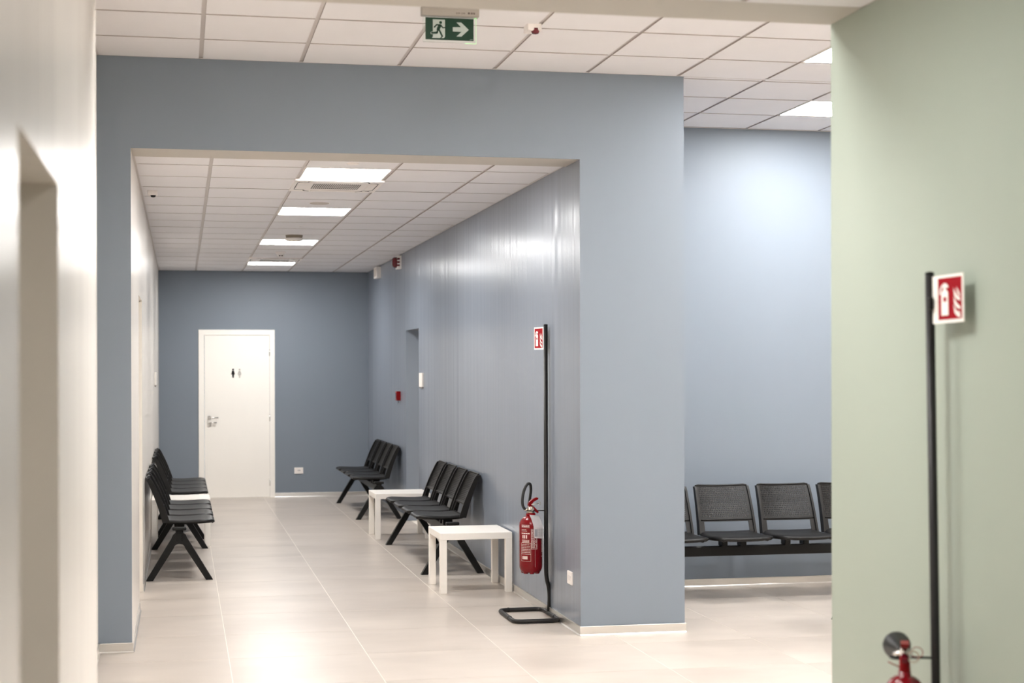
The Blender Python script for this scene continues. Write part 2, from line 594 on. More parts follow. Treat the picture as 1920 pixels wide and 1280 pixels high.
door = bpy.data.objects.new('door_1', None)
COL.objects.link(door)
door.location = (0, YB, 0)
door['kind'] = 'structure'
door['label'] = 'white restroom door with two pictogram figures at the corridor end'
b = new()
for lo, hi in (((0.22, 0), (0.292, 2.22)), ((1.148, 0), (1.215, 2.22)), ((0.292, 2.150), (1.148, 2.22))):
    bx(b, (lo[0], -0.014, lo[1]), (hi[0], 0.0, hi[1]), 0.003, 1)
obj('door_frame', b, M_DOOR, door)
b = new()
bx(b, (0.285, 0, 0), (0.289, 0.2, 2.15))
bx(b, (1.151, 0, 0), (1.155, 0.2, 2.15))
bx(b, (0.289, 0, 2.148), (1.151, 0.2, 2.152))
obj('door_lining', b, M_DOOR, door)
b = new()
bx(b, (0.298, -0.004, 0.008), (1.144, 0.036, 2.146), 0.003, 1)
leaf = obj('door_leaf', b, M_DOOR, door)
for z in (1.917, 1.055, 0.199):
    b = new()
    lathe(b, [(0.007, z - 0.045), (0.007, z + 0.045)], 12, (1.147, -0.010, 0))
    obj('hinge', b, M_CHROME, leaf)
b = new()
bx(b, (0.335, -0.012, 1.035), (0.375, -0.004, 1.085), 0.003, 1)
tube(b, [(0.355, -0.008, 1.062), (0.355, -0.055, 1.062), (0.37, -0.058, 1.062), (0.475, -0.058, 1.062)], 0.009, 10)
obj('door_handle', b, M_CHROME, leaf)
b = new()
bx(b, (0.335, -0.012, 0.945), (0.375, -0.004, 0.995), 0.003, 1)
tube(b, [(0.355, -0.008, 0.995), (0.355, -0.03, 0.998), (0.37, -0.034, 0.998), (0.452, -0.034, 0.998)], 0.006, 10)
obj('privacy_lock', b, M_CHROME, leaf)
fd = lambda x, z, d: (x, -0.004 - d, z)
fm = M_STEEL
b = new()
prism(b, arc(0.668, 1.695, 0.012, 0, 340, 17), fd, 0, 0.004)
prism(b, [(0.655, 1.680), (0.681, 1.680), (0.692, 1.632), (0.684, 1.628), (0.680, 1.640), (0.678, 1.587), (0.670, 1.587), (0.668, 1.628), (0.666, 1.587), (0.658, 1.587), (0.656, 1.640), (0.652, 1.628), (0.644, 1.632)], fd, 0, 0.004)
obj('man_pictogram', b, M_STEEL, leaf)['label'] = 'black standing man symbol'
b = new()
prism(b, arc(0.752, 1.695, 0.012, 0, 340, 17), fd, 0, 0.004)
prism(b, [(0.742, 1.680), (0.762, 1.680), (0.776, 1.636), (0.768, 1.632), (0.760, 1.655), (0.772, 1.618), (0.760, 1.618), (0.760, 1.587), (0.744, 1.587), (0.744, 1.618), (0.732, 1.618), (0.744, 1.655), (0.736, 1.632), (0.728, 1.636)], fd, 0, 0.004)
obj('woman_pictogram', b, M_CHROME, leaf)['label'] = 'chrome standing woman symbol'


def recess_door(name, x, y0, y1, h, side, m, label):
    d = bpy.data.objects.new(name, None)
    COL.objects.link(d)
    d['kind'] = 'structure'
    d['label'] = label
    b = new()
    x0, x1 = sorted((x, x + 0.04 * side))
    bx(b, (x0, y0 + 0.05, 0.006), (x1, y1 - 0.05, h - 0.05), 0.002, 1)
    obj('door_leaf', b, m, d)
    b = new()
    x0, x1 = sorted((x - 0.012 * side, x + 0.05 * side))
    bx(b, (x0, y0, 0), (x1, y0 + 0.05, h))
    bx(b, (x0, y1 - 0.05, 0), (x1, y1, h))
    bx(b, (x0, y0 + 0.05, h - 0.05), (x1, y1 - 0.05, h))
    obj('door_frame', b, m, d)
    b = new()
    tube(b, [(x, y1 - 0.11, 1.04), (x - 0.05 * side, y1 - 0.11, 1.04), (x - 0.055 * side, y1 - 0.13, 1.04), (x - 0.055 * side, y1 - 0.24, 1.04)], 0.009, 10)
    obj('door_handle', b, M_CHROME, d)


recess_door('door_2', -0.52, D0, D1, DH, -1, M_CREAM, 'cream door set deep in the near passage recess')
recess_door('door_3', -0.52, R0, R1, RH, -1, M_DOOR, 'white door in the cream corridor wall recess')
recess_door('door_4', XR + 0.24, Q0, Q1, QH, 1, M_DOOR, 'white door in the blue corridor wall recess')

# ------------------------------------------------------------------ beam benches
# local frame: x along the bench, +y = forward, z up; the wall is behind at y about -0.27
def seat_mesh(wd=0.46):
    b = new()
    prof = [(-0.112, 0.480), (-0.095, 0.474), (-0.06, 0.470), (0.0, 0.467), (0.08, 0.468), (0.16, 0.472), (0.22, 0.475), (0.252, 0.473), (0.272, 0.467), (0.281, 0.457)]
    nx = 14
    rows = []
    for i, (y, z) in enumerate(prof):
        t = (y + 0.115) / 0.395
        half = wd / 2 * (0.93 + 0.07 * min(1, t * 2.5)) * (1.0 if y < 0.2 else math.sqrt(max(0.0, 1 - ((y - 0.2) / 0.09) ** 2 * 0.55)))
        row = []
        for k in range(nx + 1):
            s = -1 + 2 * k / nx
            zz = z - 0.006 * (1 - s * s) + (-0.010 * max(0, abs(s) - 0.86) / 0.14)
            row.append(b.verts.new((s * half, y, zz)))
        rows.append(row)
    for A, B in zip(rows, rows[1:]):
        for k in range(nx):
            b.faces.new((A[k], A[k + 1], B[k + 1], B[k])).smooth = True
    bmesh.ops.recalc_face_normals(b, faces=b.faces)
    bmesh.ops.solidify(b, geom=list(b.faces), thickness=0.022)
    return b


def back_mesh(wd=0.42):
    b = new()
    ns, nt_ = 30, 26

    def pt(s, t):
        half = wd / 2 * (1.04 - 0.05 * t)
        y = -0.088 - 0.150 * t - 0.028 * (1 - s * s) * min(1, t * 1.6) + 0.010 * math.sin(math.pi * t)
        z = 0.452 + 0.358 * t - 0.008 * (1 - s * s) * t - 0.010 * max(0, (abs(s) - 0.9) / 0.1) * max(0, (t - 0.9) / 0.1)
        return Vector((s * half, y, z))
    V = {}

    def gv(i, j):
        if (i, j) not in V:
            V[i, j] = b.verts.new(pt(-1 + 2 * i / ns, j / nt_))
        return V[i, j]
    for i in range(ns):
        for j in range(nt_):
            s = -1 + 2 * (i + 0.5) / ns
            t = (j + 0.5) / nt_
            if abs(s) < 0.80 and 0.035 < t < 0.28:
                continue
            q = (gv(i, j), gv(i + 1, j), gv(i + 1, j + 1), gv(i, j + 1))
            if abs(s) < 0.84 and 0.34 < t < 0.95:
                s0, s1, t0, t1 = -1 + 2 * (i + 0.30) / ns, -1 + 2 * (i + 0.70) / ns, (j + 0.30) / nt_, (j + 0.70) / nt_
                h = [b.verts.new(pt(*p)) for p in ((s0, t0), (s1, t0), (s1, t1), (s0, t1))]
                for k in range(4):
                    l = (k + 1) % 4
                    b.faces.new((q[k], q[l], h[l], h[k]))
            else:
                b.faces.new(q)
    bmesh.ops.recalc_face_normals(b, faces=b.faces)
    bmesh.ops.solidify(b, geom=list(b.faces), thickness=0.007)
    # deep side flanges
    for sgn in (-1, 1):
        poly = []
        N = 10
        fr = [pt(sgn, k / N) for k in range(N + 1)]
        for w0, w1, out in ((-0.004, 0.012, 0.0),):
            pl = [(p.y + 0.014, p.z) for p in fr] + [(p.y - 0.044 + 0.020 * (k / N), p.z - 0.004) for k, p in list(enumerate(fr))[::-1]]
            A = []
            for d in (w0, w1):
                row = []
                for q, k in zip(pl, list(range(N + 1)) + list(range(N + 1))[::-1]):
                    row.append(b.verts.new((fr[k].x - sgn * d, q[0], q[1])))
                A.append(row)
            n = len(pl)
            b.faces.new(A[0])
            b.faces.new(A[1][::-1])
            for k in range(n):
                l = (k + 1) % n
                b.faces.new((A[0][l], A[0][k], A[1][k], A[1][l]))
    # lower edge lip of the perforated panel and top lip
    for t in (0.30, 0.995):
        tube(b, [pt(-0.97 + 1.94 * k / 16, t) for k in range(17)], 0.0075, 6)
    return b


def leg_mesh():
    b = new()
    ap, ar = (0.0, 0.325), 0.062
    outer_l = [(-0.263, 0.0), (-0.208, 0.0)]
    inner = [(-0.042, 0.262)] + [(0.042 * math.cos(math.radians(a)), 0.262 + 0.030 * math.sin(math.radians(a))) for a in range(165, 0, -15)] + [(0.042, 0.262)]
    outer_r = [(0.208, 0.0), (0.263, 0.0)]
    cap = [(0.062, 0.335), (0.050, 0.362), (0.028, 0.380), (0, 0.386), (-0.028, 0.380), (-0.050, 0.362), (-0.062, 0.335)]
    poly = outer_l + inner + outer_r + cap
    # split in two halves so every face stays simple
    f = lambda y, z, d: (d, y, z)
    L = outer_l + inner[:len(inner) // 2 + 1] + [(0, 0.386)] + cap[4:]
    R = [(0, 0.386)] + [inner[len(inner) // 2]] + inner[len(inner) // 2 + 1:] + outer_r + cap[:3]
    prism(b, L, f, -0.026, 0.026)
    prism(b, R, f, -0.026, 0.026)
    bx(b, (-0.024, -0.03, 0.378), (0.024, 0.03, 0.402), 0.006, 1)
    bx(b, (-0.032, -0.055, 0.398), (0.032, 0.055, 0.424), 0.008, 2)
    return b


def to_me(name, b, m):
    bmesh.ops.recalc_face_normals(b, faces=b.faces)
    me = bpy.data.meshes.new(name)
    b.to_mesh(me)
    b.free()
    me.materials.append(m)
    return me


ME_SEAT = to_me('seat', seat_mesh(), M_BLACK)
ME_BACK = to_me('backrest', back_mesh(), M_BLACK)
ME_LEG = to_me('leg_frame', leg_mesh(), M_STEEL)
bb = new()
bx(bb, (-0.095, -0.040, 0.378), (-0.050, 0.040, 0.456), 0.004, 1)
bx(bb, (0.050, -0.040, 0.378), (0.095, 0.040, 0.456), 0.004, 1)
bx(bb, (-0.13, -0.05, 0.440), (0.13, 0.06, 0.456), 0.004, 1)
ME_BRK = to_me('seat_bracket', bb, M_STEEL)


def bench(label, loc, rz, pitch=0.515, half=1.08):
    t = thing('beam_bench', label, 'bench', loc, rz, 'black four-seat benches')
    b = new()
    bx(b, (-half - 0.03, -0.022, 0.308), (half + 0.03, 0.022, 0.380), 0.004, 1)
    obj('beam', b, M_STEEL, t)
    for s in (-1, 1):
        inst('leg_frame', ME_LEG, t, (s * half, 0, 0))
    for k in range(4):
        x = (k - 1.5) * pitch
        inst('seat', ME_SEAT, t, (x, 0, 0))
        inst('backrest', ME_BACK, t, (x, 0, 0))
        inst('seat_bracket', ME_BRK, t, (x, 0, 0))
    return t


H = math.pi / 2
bench('black four-seat bench on the cream corridor wall, in front of the white table', (-0.020, 13.27, 0), -H)
bench('black four-seat bench on the cream corridor wall, behind the white table', (-0.020, 16.24, 0), -H)
bench('black four-seat bench on the blue corridor wall, between two white tables', (2.180, 13.19, 0), H)
bench('black four-seat bench at the far end of the blue wall past the door recess', (2.180, 17.86, 0), H)
bench('black perforated-back bench facing the camera under the blue alcove wall', (4.205, 10.42, 0), math.pi, 0.488)
bench('black bench mostly hidden by the green wall, only one foot tip showing', (4.515, 8.26, 0), -H)

# ------------------------------------------------------------------ white side tables
def side_table(label, loc):
    t = thing('side_table', label, 'table', loc, 0, 'low white side tables')
    b = new()
    bx(b, (-0.275, -0.275, 0.40), (0.275, 0.275, 0.45), 0.0025, 2)
    obj('tabletop', b, M_WHITE, t)
    for sx in (-1, 1):
        for sy in (-1, 1):
            b = new()
            bx(b, (sx * 0.2495 - 0.025, sy * 0.2495 - 0.025, 0), (sx * 0.2495 + 0.025, sy * 0.2495 + 0.025, 0.40), 0.0015, 1)
            obj('leg', b, M_WHITE, t)


side_table('white square side table nearest the red fire extinguisher', (2.168, 11.30, 0))
side_table('white square side table between the two blue-wall benches', (2.155, 15.00, 0))
side_table('white square side table against the cream corridor wall', (-0.008, 14.80, 0))

# ------------------------------------------------------------------ fire extinguisher stands
def pict(parent, F, mirror_margin):
    """sign plate on F(u, v, d): u across seen from the front, v down, 0..1; d out of the plate"""
    b = new()
    prism(b, [(0, 0), (1, 0), (1, 1), (0, 1)], F, -0.0025, 0)
    plate = obj('sign', b, M_SIGNWHITE, parent)
    plate['label'] = 'red and white fire extinguisher sign'
    o = 0.05 if mirror_margin else 0.20
    G = lambda u, v, d: F(o + 0.75 * u, 0.06 + 0.87 * v, d)
    b = new()
    prism(b, [(0, 0), (1, 0), (1, 1), (0, 1)], G, 0, 0.0006)
    obj('red_field', b, M_SIGNRED, plate)
    b = new()
    body = [(0.14, 0.90), (0.43, 0.90), (0.43, 0.36), (0.40, 0.31), (0.36, 0.28), (0.36, 0.24), (0.42, 0.24), (0.42, 0.19), (0.34, 0.14), (0.24, 0.15), (0.16, 0.20), (0.10, 0.28), (0.07, 0.38), (0.10, 0.385), (0.13, 0.30), (0.22, 0.235), (0.22, 0.28), (0.17, 0.31), (0.14, 0.36)]
    # convex pieces
    prism(b, [(0.14, 0.90), (0.43, 0.90), (0.43, 0.57), (0.14, 0.57)], G, 0.0006, 0.0012)
    prism(b, [(0.14, 0.57), (0.22, 0.57), (0.22, 0.46), (0.14, 0.46)], G, 0.0006, 0.0012)
    prism(b, [(0.36, 0.57), (0.43, 0.57), (0.43, 0.46), (0.36, 0.46)], G, 0.0006, 0.0012)
    prism(b, [(0.14, 0.46), (0.43, 0.46), (0.43, 0.36), (0.38, 0.30), (0.19, 0.30), (0.14, 0.36)], G, 0.0006, 0.0012)
    prism(b, [(0.23, 0.30), (0.34, 0.30), (0.34, 0.20), (0.23, 0.20)], G, 0.0006, 0.0012)
    prism(b, [(0.23, 0.20), (0.43, 0.25), (0.44, 0.20), (0.34, 0.13), (0.24, 0.13)], G, 0.0006, 0.0012)
    strokes(b, G, [(0.24, 0.165), (0.17, 0.20), (0.11, 0.27), (0.085, 0.37)], 0.055, 0.0006, 0.0012)
    obj('extinguisher_symbol', b, M_SIGNWHITE, plate)
    b = new()
    for dy, k in ((0.0, 1.0), (0.20, 1.0), (0.40, 0.9)):
        y = 0.28 + dy
        prism(b, [(0.66, y - 0.02), (0.72, y + 0.07), (0.80, y + 0.16), (0.93, y + 0.24), (0.93, y + 0.30), (0.78, y + 0.25), (0.69, y + 0.16)], G, 0.0006, 0.0012)
    prism(b, [(0.78, 0.24), (0.86, 0.33), (0.93, 0.44), (0.92, 0.49), (0.83, 0.40)], G, 0.0006, 0.0012)
    prism(b, [(0.70, 0.80), (0.78, 0.86), (0.93, 0.89), (0.90, 0.84)], G, 0.0006, 0.0012)
    obj('flame_symbol', b, M_SIGNWHITE, plate)


def stand(label, loc, sign_dir, lean=0.0, sign_ang=0.10, hook=(-0.15, 0.0), hd=0.0, tip=0.0):
    """loc = pole axis on the floor; the wall is at +x; base square lies toward -x"""
    t = thing('extinguisher_stand', label, 'stand', loc, 0, 'fire extinguisher stands')
    t.rotation_euler = (tip, lean, 0)
    r = 0.0145
    b = new()
    sq = [(0.0, -0.30, r + 0.001), (0.0, 0.19, r + 0.001), (-0.305, 0.19, r + 0.001), (-0.305, -0.30, r + 0.001)]
    tube(b, rounded(sq, 0.06, 6, True), r, 12, closed=True)
    base = obj('base', b, M_POLE, t)
    for p, d in (((0.0, -0.17, r), (0, 1)), ((-0.305, -0.15, r), (0, 1)), ((-0.24, 0.19, r), (1, 0))):
        b = new()
        p = Vector(p) + Vector((0, 0, 0.001))
        d = Vector((d[0], d[1], 0))
        tube(b, [p - d * 0.006, p + d * 0.006], r + 0.002, 14)
        obj('joint_sleeve', b, M_STEEL, base)
    b = new()
    tube(b, rounded([(0.0, 0.02, 0.018), (0.004, 0.0, 0.05), (0.006, 0, 0.17), (-0.018, 0, 0.262), (-0.018, 0, 1.972)], 0.05, 6), 0.0145, 14)
    obj('pole', b, M_POLE, t)
    b = new()
    lathe(b, [(0.0148, 1.969), (0.0148, 1.976), (0.008, 1.979), (0.0, 1.9795)], 14, (-0.018, 0, 0))
    obj('pole_cap', b, M_STEEL, t)
    b = new()
    hx, hy = hook
    L = math.hypot(hx, hy)
    ux, uy = hx / L, hy / L
    tube(b, rounded([(-0.018, 0, 0.725 - hd), (-0.018 + ux * (L - 0.04), uy * (L - 0.04), 0.727 - hd)], 0.02), 0.004, 8)
    cxh, cyh = -0.018 + hx, hy
    a0 = math.atan2(-uy, -ux)
    tube(b, [(cxh + 0.026 * math.cos(a0 + 0.5 + k * 5.3 / 20), cyh + 0.026 * math.sin(a0 + 0.5 + k * 5.3 / 20), 0.727 - hd) for k in range(21)], 0.004, 8)
    obj('hook', b, M_STEEL, t)
    # sign: flag beside the pole, parallel to the wall, facing -x
    A = Vector((-0.018, 0.0, 0))
    dr = Vector((math.sin(sign_ang), sign_dir * math.cos(sign_ang), 0))   # away from the pole
    W_, H_ = 0.165, 0.154
    n = Vector((-dr.y, dr.x, 0)) if sign_dir > 0 else Vector((dr.y, -dr.x, 0))
    z1 = 1.962
    start = A + dr * 0.012

    def Fp(u, v, d):
        s = (1 - u) if sign_dir > 0 else u
        p = start + dr * (s * W_) + n * d
        return (p.x, p.y, z1 - v * H_)
    pict(t, Fp, sign_dir > 0)
    if sign_dir > 0:
        return t
    b = new()
    q = A + dr * 0.016
    bx(b, (q.x - 0.016, q.y - 0.010, 1.855), (q.x - 0.002, q.y + 0.010, 1.895), 0.003, 1)
    obj('sign_clip', b, M_STEEL, t)
    return t


stand('black extinguisher stand with square tube base on the blue corridor wall', (2.448, 9.905, 0), 1, 0.0, -0.22, (-0.107, 0.0), 0.012)
stand('blurred black extinguisher stand in front of the green wall', (2.421, 4.474, 0), -1, -0.004, 0.12, (-0.115, 0.03), 0.0, -0.02)


# ------------------------------------------------------------------ fire extinguishers
def powder_extinguisher(loc, rz, label):
    t = thing('fire_extinguisher', label, 'fire extinguisher', loc, rz)
    R = 0.0785
    b = new()
    prof = [(0.0, 0.0), (0.055, 0.0), (0.068, 0.008), (R - 0.002, 0.028), (R, 0.045), (R, 0.315)]
    prof += [(R * math.cos(math.radians(a)) + 0.0 if a < 80 else 0.02, 0.315 + 0.075 * math.sin(math.radians(a))) for a in (15, 30, 45, 58, 70)]
    prof += [(0.022, 0.388), (0.022, 0.402), (0.0, 0.402)]
    lathe(b, prof, 40)
    body = obj('cylinder', b, M_RED, t)
    b = new()
    for k in range(7):
        a = k * 2 * math.pi / 7
        lathe(b, [(0.0, -0.016), (0.016, -0.014), (0.021, 0.0), (0.021, 0.014)], 12, (0.048 * math.cos(a), 0.048 * math.sin(a), 0.008))
    obj('base_ring', b, M_RED, t)
    # printed label bands wrapped on the cylinder
    def wrap(th, z, d=0.0):
        return (math.cos(th) * (R + d), math.sin(th) * (R + d), z)
    b = new()

    def patch(a0, a1, z0, z1):
        n = max(2, int(abs(a1 - a0) / 0.12))
        A = [b.verts.new(wrap(a0 + (a1 - a0) * k / n, z0, 0.0006)) for k in range(n + 1)]
        B = [b.verts.new(wrap(a0 + (a1 - a0) * k / n, z1, 0.0006)) for k in range(n + 1)]
        for k in range(n):
            b.faces.new((A[k], A[k + 1], B[k + 1], B[k]))

    def frame(a0, a1, z0, z1, th=0.0012):
        patch(a0, a1, z0, z0 + th)
        patch(a0, a1, z1 - th, z1)
        patch(a0, a0 + th / R, z0, z1)
        patch(a1 - th / R, a1, z0, z1)
    rnd = random.Random(3)
    # camera looks along +y, so the visible side is centred on th = -90 deg
    c = -math.pi / 2
    def block(a0, a1, z0, z1, rows, fill=0.62, words=3):
        h = (z1 - z0) / rows
        for r_ in range(rows):
            a = a0
            while a < a1 - 0.05:
                wl = rnd.uniform(0.05, 0.17)
                e = min(a + wl, a1)
                patch(a, e, z0 + h * (r_ + 0.5 - fill / 2), z0 + h * (r_ + 0.5 + fill / 2))
                a = e + 0.025
    l0, l1 = c - 1.30, c - 0.37
    frame(l0, l1, 0.082, 0.130)
    block(l0 + 0.15, l1 - 0.22, 0.094, 0.117, 1, 0.9)
    frame(l0, l1, 0.130, 0.205)
    block(l0 + 0.05, l1 - 0.06, 0.136, 0.200, 6, 0.30)
    block(l0 + 0.12, l1 - 0.14, 0.203, 0.228, 3, 0.45)
    for a in (c - 1.15, c - 0.98, c - 0.80):
        patch(a, a + 0.10, 0.235, 0.258)
    block(l0 + 0.05, l1 - 0.06, 0.262, 0.276, 1, 0.5)
    block(l0 + 0.05, l0 + 0.60, 0.280, 0.300, 2, 0.3)
    patch(l0 + 0.05, l1 - 0.10, 0.308, 0.3095)
    block(l0 + 0.05, l1 - 0.12, 0.312, 0.328, 2, 0.6)
    frame(c - 0.34, c + 0.20, 0.163, 0.30)
    block(c - 0.32, c + 0.06, 0.167, 0.296, 17, 0.5)
    block(c + 0.10, c + 0.18, 0.167, 0.29, 14, 0.5)
    frame(c + 0.72, c + 1.30, 0.11, 0.32)
    block(c + 0.76, c + 1.26, 0.14, 0.31, 18, 0.45)
    patch(c - 0.004, c + 0.010, 0.042, 0.160)
    obj('label_print', b, M_PRINT, body)
    b = new()
    lathe(b, [(0.030, 0.386), (0.033, 0.390), (0.033, 0.396), (0.030, 0.400)], 24)
    obj('neck_collar', b, M_REDP, t)
    b = new()
    lathe(b, [(0.0, 0.398), (0.020, 0.398), (0.026, 0.404), (0.026, 0.420), (0.020, 0.424), (0.018, 0.446), (0.0, 0.446)], 20)
    tube(b, [(-0.012, 0, 0.425), (-0.046, 0, 0.425)], 0.009, 12)
    tube(b, [(0.0, -0.010, 0.428), (0.0, -0.034, 0.428)], 0.011, 12)
    obj('valve', b, M_BRASS, t)
    # handle and lever
    b = new()
    f = lambda x, z, d: (x, d, z)
    prism(b, [(-0.018, 0.440), (0.028, 0.412), (0.050, 0.398), (0.054, 0.408), (0.036, 0.428), (0.012, 0.452), (-0.014, 0.456)], f, -0.012, 0.012)
    obj('carry_handle', b, M_REDP, t)
    b = new()
    prism(b, [(-0.022, 0.455), (-0.004, 0.450), (0.018, 0.476), (0.050, 0.492), (0.054, 0.502), (0.040, 0.506), (0.010, 0.494), (-0.014, 0.474)], f, -0.010, 0.010)
    obj('lever', b, M_REDP, t)
    b = new()
    tube(b, [(0.0, -0.016, 0.460), (0.028, -0.018, 0.462), (0.052, -0.016, 0.466)], 0.0028, 8)
    ring = [(0.058 + 0.010 * math.cos(a * math.pi / 6), -0.016, 0.466 + 0.010 * math.sin(a * math.pi / 6)) for a in range(12)]
    tube(b, ring, 0.0015, 6, closed=True)
    obj('safety_pin', b, M_BRASS, t)
    b = new()
    pts = [(-0.040, 0, 0.425), (-0.056, 0.002, 0.450), (-0.058, 0.006, 0.49), (-0.046, 0.012, 0.545), (-0.024, 0.020, 0.585), (-0.004, 0.028, 0.598),
           (0.014, 0.038, 0.588), (0.022, 0.050, 0.55), (0.022, 0.066, 0.50), (0.018, 0.085, 0.42), (0.012, 0.094, 0.34), (0.010, 0.095, 0.22)]
    sm = []
    P = [Vector(p) for p in pts]
    for i in range(len(P) - 1):
        a, b1, c1, d1 = P[max(i - 1, 0)], P[i], P[i + 1], P[min(i + 2, len(P) - 1)]
        for k in range(5):
            u = k / 5
            sm.append(0.5 * ((2 * b1) + (c1 - a) * u + (2 * a - 5 * b1 + 4 * c1 - d1) * u * u + (3 * b1 - a - 3 * c1 + d1) * u ** 3))
    sm.append(P[-1])
    tube(b, sm, 0.0098, 12)
    obj('hose', b, M_RUBBER, t)
    # paper tag hanging on the front
    b = new()
    pp = []
    for k in range(9):
        v = k / 8
        z = 0.392 - 0.150 * v
        y = -0.030 - 0.064 * min(1, v * 2.2) ** 0.8 - 0.002
        pp.append((z, y))
    for s0, s1 in ((-0.022, 0.046),):
        A = [b.verts.new((s0 + 0.010 * (k / 8), y, z)) for k, (z, y) in enumerate(pp)]
        B = [b.verts.new((s1 + 0.010 * (k / 8), y, z - 0.008)) for k, (z, y) in enumerate(pp)]
        for k in range(8):
            b.faces.new((A[k], B[k], B[k + 1], A[k + 1]))
    bmesh.ops.solidify(b, geom=list(b.faces), thickness=0.0006)
    tg = obj('inspection_tag', b, M_PAPER, t)
    b = new()
    yf = -0.0985
    for k in range(8):
        z = 0.300 - k * 0.007
        bx(b, (0.012, yf, z), (0.050, yf + 0.0005, z + 0.0012))
    for x in (0.012, 0.026, 0.038, 0.0495):
        bx(b, (x, yf, 0.250), (x + 0.001, yf + 0.0005, 0.302))
    bx(b, (-0.010, yf, 0.250), (0.008, yf + 0.0005, 0.300))
    obj('tag_print', b, M_INK, tg)
    return t


powder_extinguisher((2.323, 9.905, 0.298), 0.15, 'red powder fire extinguisher with a white tag hanging on the corridor stand')


def gas_extinguisher(loc, label):
    t = thing('fire_extinguisher', label, 'fire extinguisher', loc, -0.47)
    b = new()
    R = 0.07
    prof = [(0.0, 0.0), (0.058, 0.0), (R, 0.012), (R, 0.50)] + [(0.019 + (R - 0.019) * math.cos(math.radians(a)), 0.50 + 0.085 * math.sin(math.radians(a))) for a in (15, 30, 45, 60, 75, 88)] + [(0.019, 0.60), (0.0, 0.60)]
    lathe(b, prof, 40)
    obj('cylinder', b, M_RED, t)
    b = new()
    lathe(b, [(0.0, 0.585), (0.017, 0.585), (0.019, 0.595), (0.015, 0.660), (0.0, 0.660)], 18)
    obj('neck', b, M_REDP, t)
    b = new()
    lathe(b, [(0.0, 0.640), (0.015, 0.640), (0.017, 0.668), (0.010, 0.676), (0.0, 0.676)], 18)
    tube(b, [(0, 0, 0.655), (-0.020, 0.006, 0.655), (-0.034, 0.014, 0.650)], 0.008, 10)
    obj('valve', b, M_CHROME, t)
    b = new()
    f = lambda y, z, d: (d, y, z)
    prism(b, [(0.02, 0.672), (-0.02, 0.676), (-0.075, 0.690), (-0.078, 0.700), (-0.02, 0.702), (0.02, 0.690)], f, -0.013, 0.013)
    obj('lever', b, M_REDP, t)
    b = new()
    prism(b, [(0.015, 0.640), (-0.02, 0.646), (-0.070, 0.640), (-0.072, 0.650), (-0.02, 0.660), (0.015, 0.655)], f, -0.011, 0.011)
    obj('carry_handle', b, M_DKRED, t)
    b = new()
    C0 = Vector((0.026, -0.024, 0.652))
    tube(b, [C0 + Vector((0.017 * math.cos(a * math.pi / 10), -0.004 * math.sin(a * math.pi / 10), 0.019 * math.sin(a * math.pi / 10))) for a in range(20)], 0.0028, 8, closed=True)
    obj('pin_ring', b, M_BRASS, t)
    b = new()
    C1 = Vector((0.038, -0.022, 0.666))
    tube(b, [C1 + Vector((0.018 * math.cos(a * math.pi / 10), 0.006 * math.sin(a * math.pi / 10), 0.016 * math.sin(a * math.pi / 10))) for a in range(20)], 0.0014, 8, closed=True)
    obj('plastic_seal', b, M_REDP, t)
    b = new()
    tube(b, [(-0.014, -0.018, 0.616), (-0.035, -0.022, 0.624), (-0.052, -0.022, 0.632)], 0.002, 6)
    obj('seal_tail', b, M_REDP, t)
    # horn seen along its axis, narrow end at the valve
    b = new()
    ax = Vector((-0.09, 0.98, -0.08)).normalized()
    q = ax.to_track_quat('Z', 'Y').to_matrix()
    base = Vector((-0.012, 0.026, 0.664))
    prof = [(0.008, -0.02), (0.009, 0.0), (0.014, 0.02), (0.030, 0.075), (0.043, 0.13), (0.046, 0.14), (0.043, 0.142), (0.028, 0.08), (0.010, 0.02)]
    n0 = len(b.verts)
    lathe(b, prof, 32)
    b.verts.ensure_lookup_table()
    for v in b.verts:
        v.co = base + q @ v.co
    obj('horn', b, M_STEEL, t)
    return t


gas_extinguisher((2.288, 4.480, 0.088), 'red gas fire extinguisher with a black horn by the green wall')

# ------------------------------------------------------------------ exit sign
t = thing('exit_sign', 'green running-man exit sign with arrow hanging from the hall ceiling', 'exit sign', (1.362, 7.60, HC))
b = new()
bx(b, (-0.150, -0.022, -0.046), (0.150, 0.022, 0.004), 0.003, 1)
hs = obj('housing', b, M_GREYP, t)
b = new()
bx(b, (-0.140, -0.0225, -0.008), (-0.135, -0.022, -0.005))
obj('screw_hole', b, M_DARK, hs)
FAINT = mat('faint_grey_print', srgb(128, 121, 114), 0.6, noise=0.1, nscale=(300, 300, 300))
DARKP = mat('dark_grey_print', srgb(92, 80, 76), 0.6, noise=0.3, nscale=(300, 300, 300))
for k, (x0, x1) in enumerate(((0.028, 0.036), (0.038, 0.050), (0.056, 0.062), (0.064, 0.076))):
    b = new()
    bx(b, (x0, -0.0225, -0.036 + 0.002 * (k % 2)), (x1, -0.022, -0.026))
    obj('print', b, FAINT, hs)
for x0, x1 in ((0.090, 0.101), (0.105, 0.112), (0.114, 0.119), (0.121, 0.127)):
    b = new()
    bx(b, (x0, -0.0225, -0.034), (x1, -0.022, -0.024))
    obj('print', b, DARKP, hs)
PX0, PX1, PZ0, PZ1 = -0.128, 0.124, -0.166, -0.052
b = new()
bx(b, (PX0 - 0.012, 0.0, PZ0 - 0.012), (PX1 + 0.012, 0.006, -0.046), 0.001, 1)
sheet = obj('acrylic_sheet', b, M_ACRYL, t)
b = new()
bx(b, (PX1 + 0.0125, -0.0005, PZ0 - 0.011), (PX1 + 0.0138, 0.0065, -0.046))
bx(b, (PX1 - 0.045, -0.0005, PZ0 - 0.0136), (PX1 + 0.0150, 0.0065, PZ0 - 0.0122))
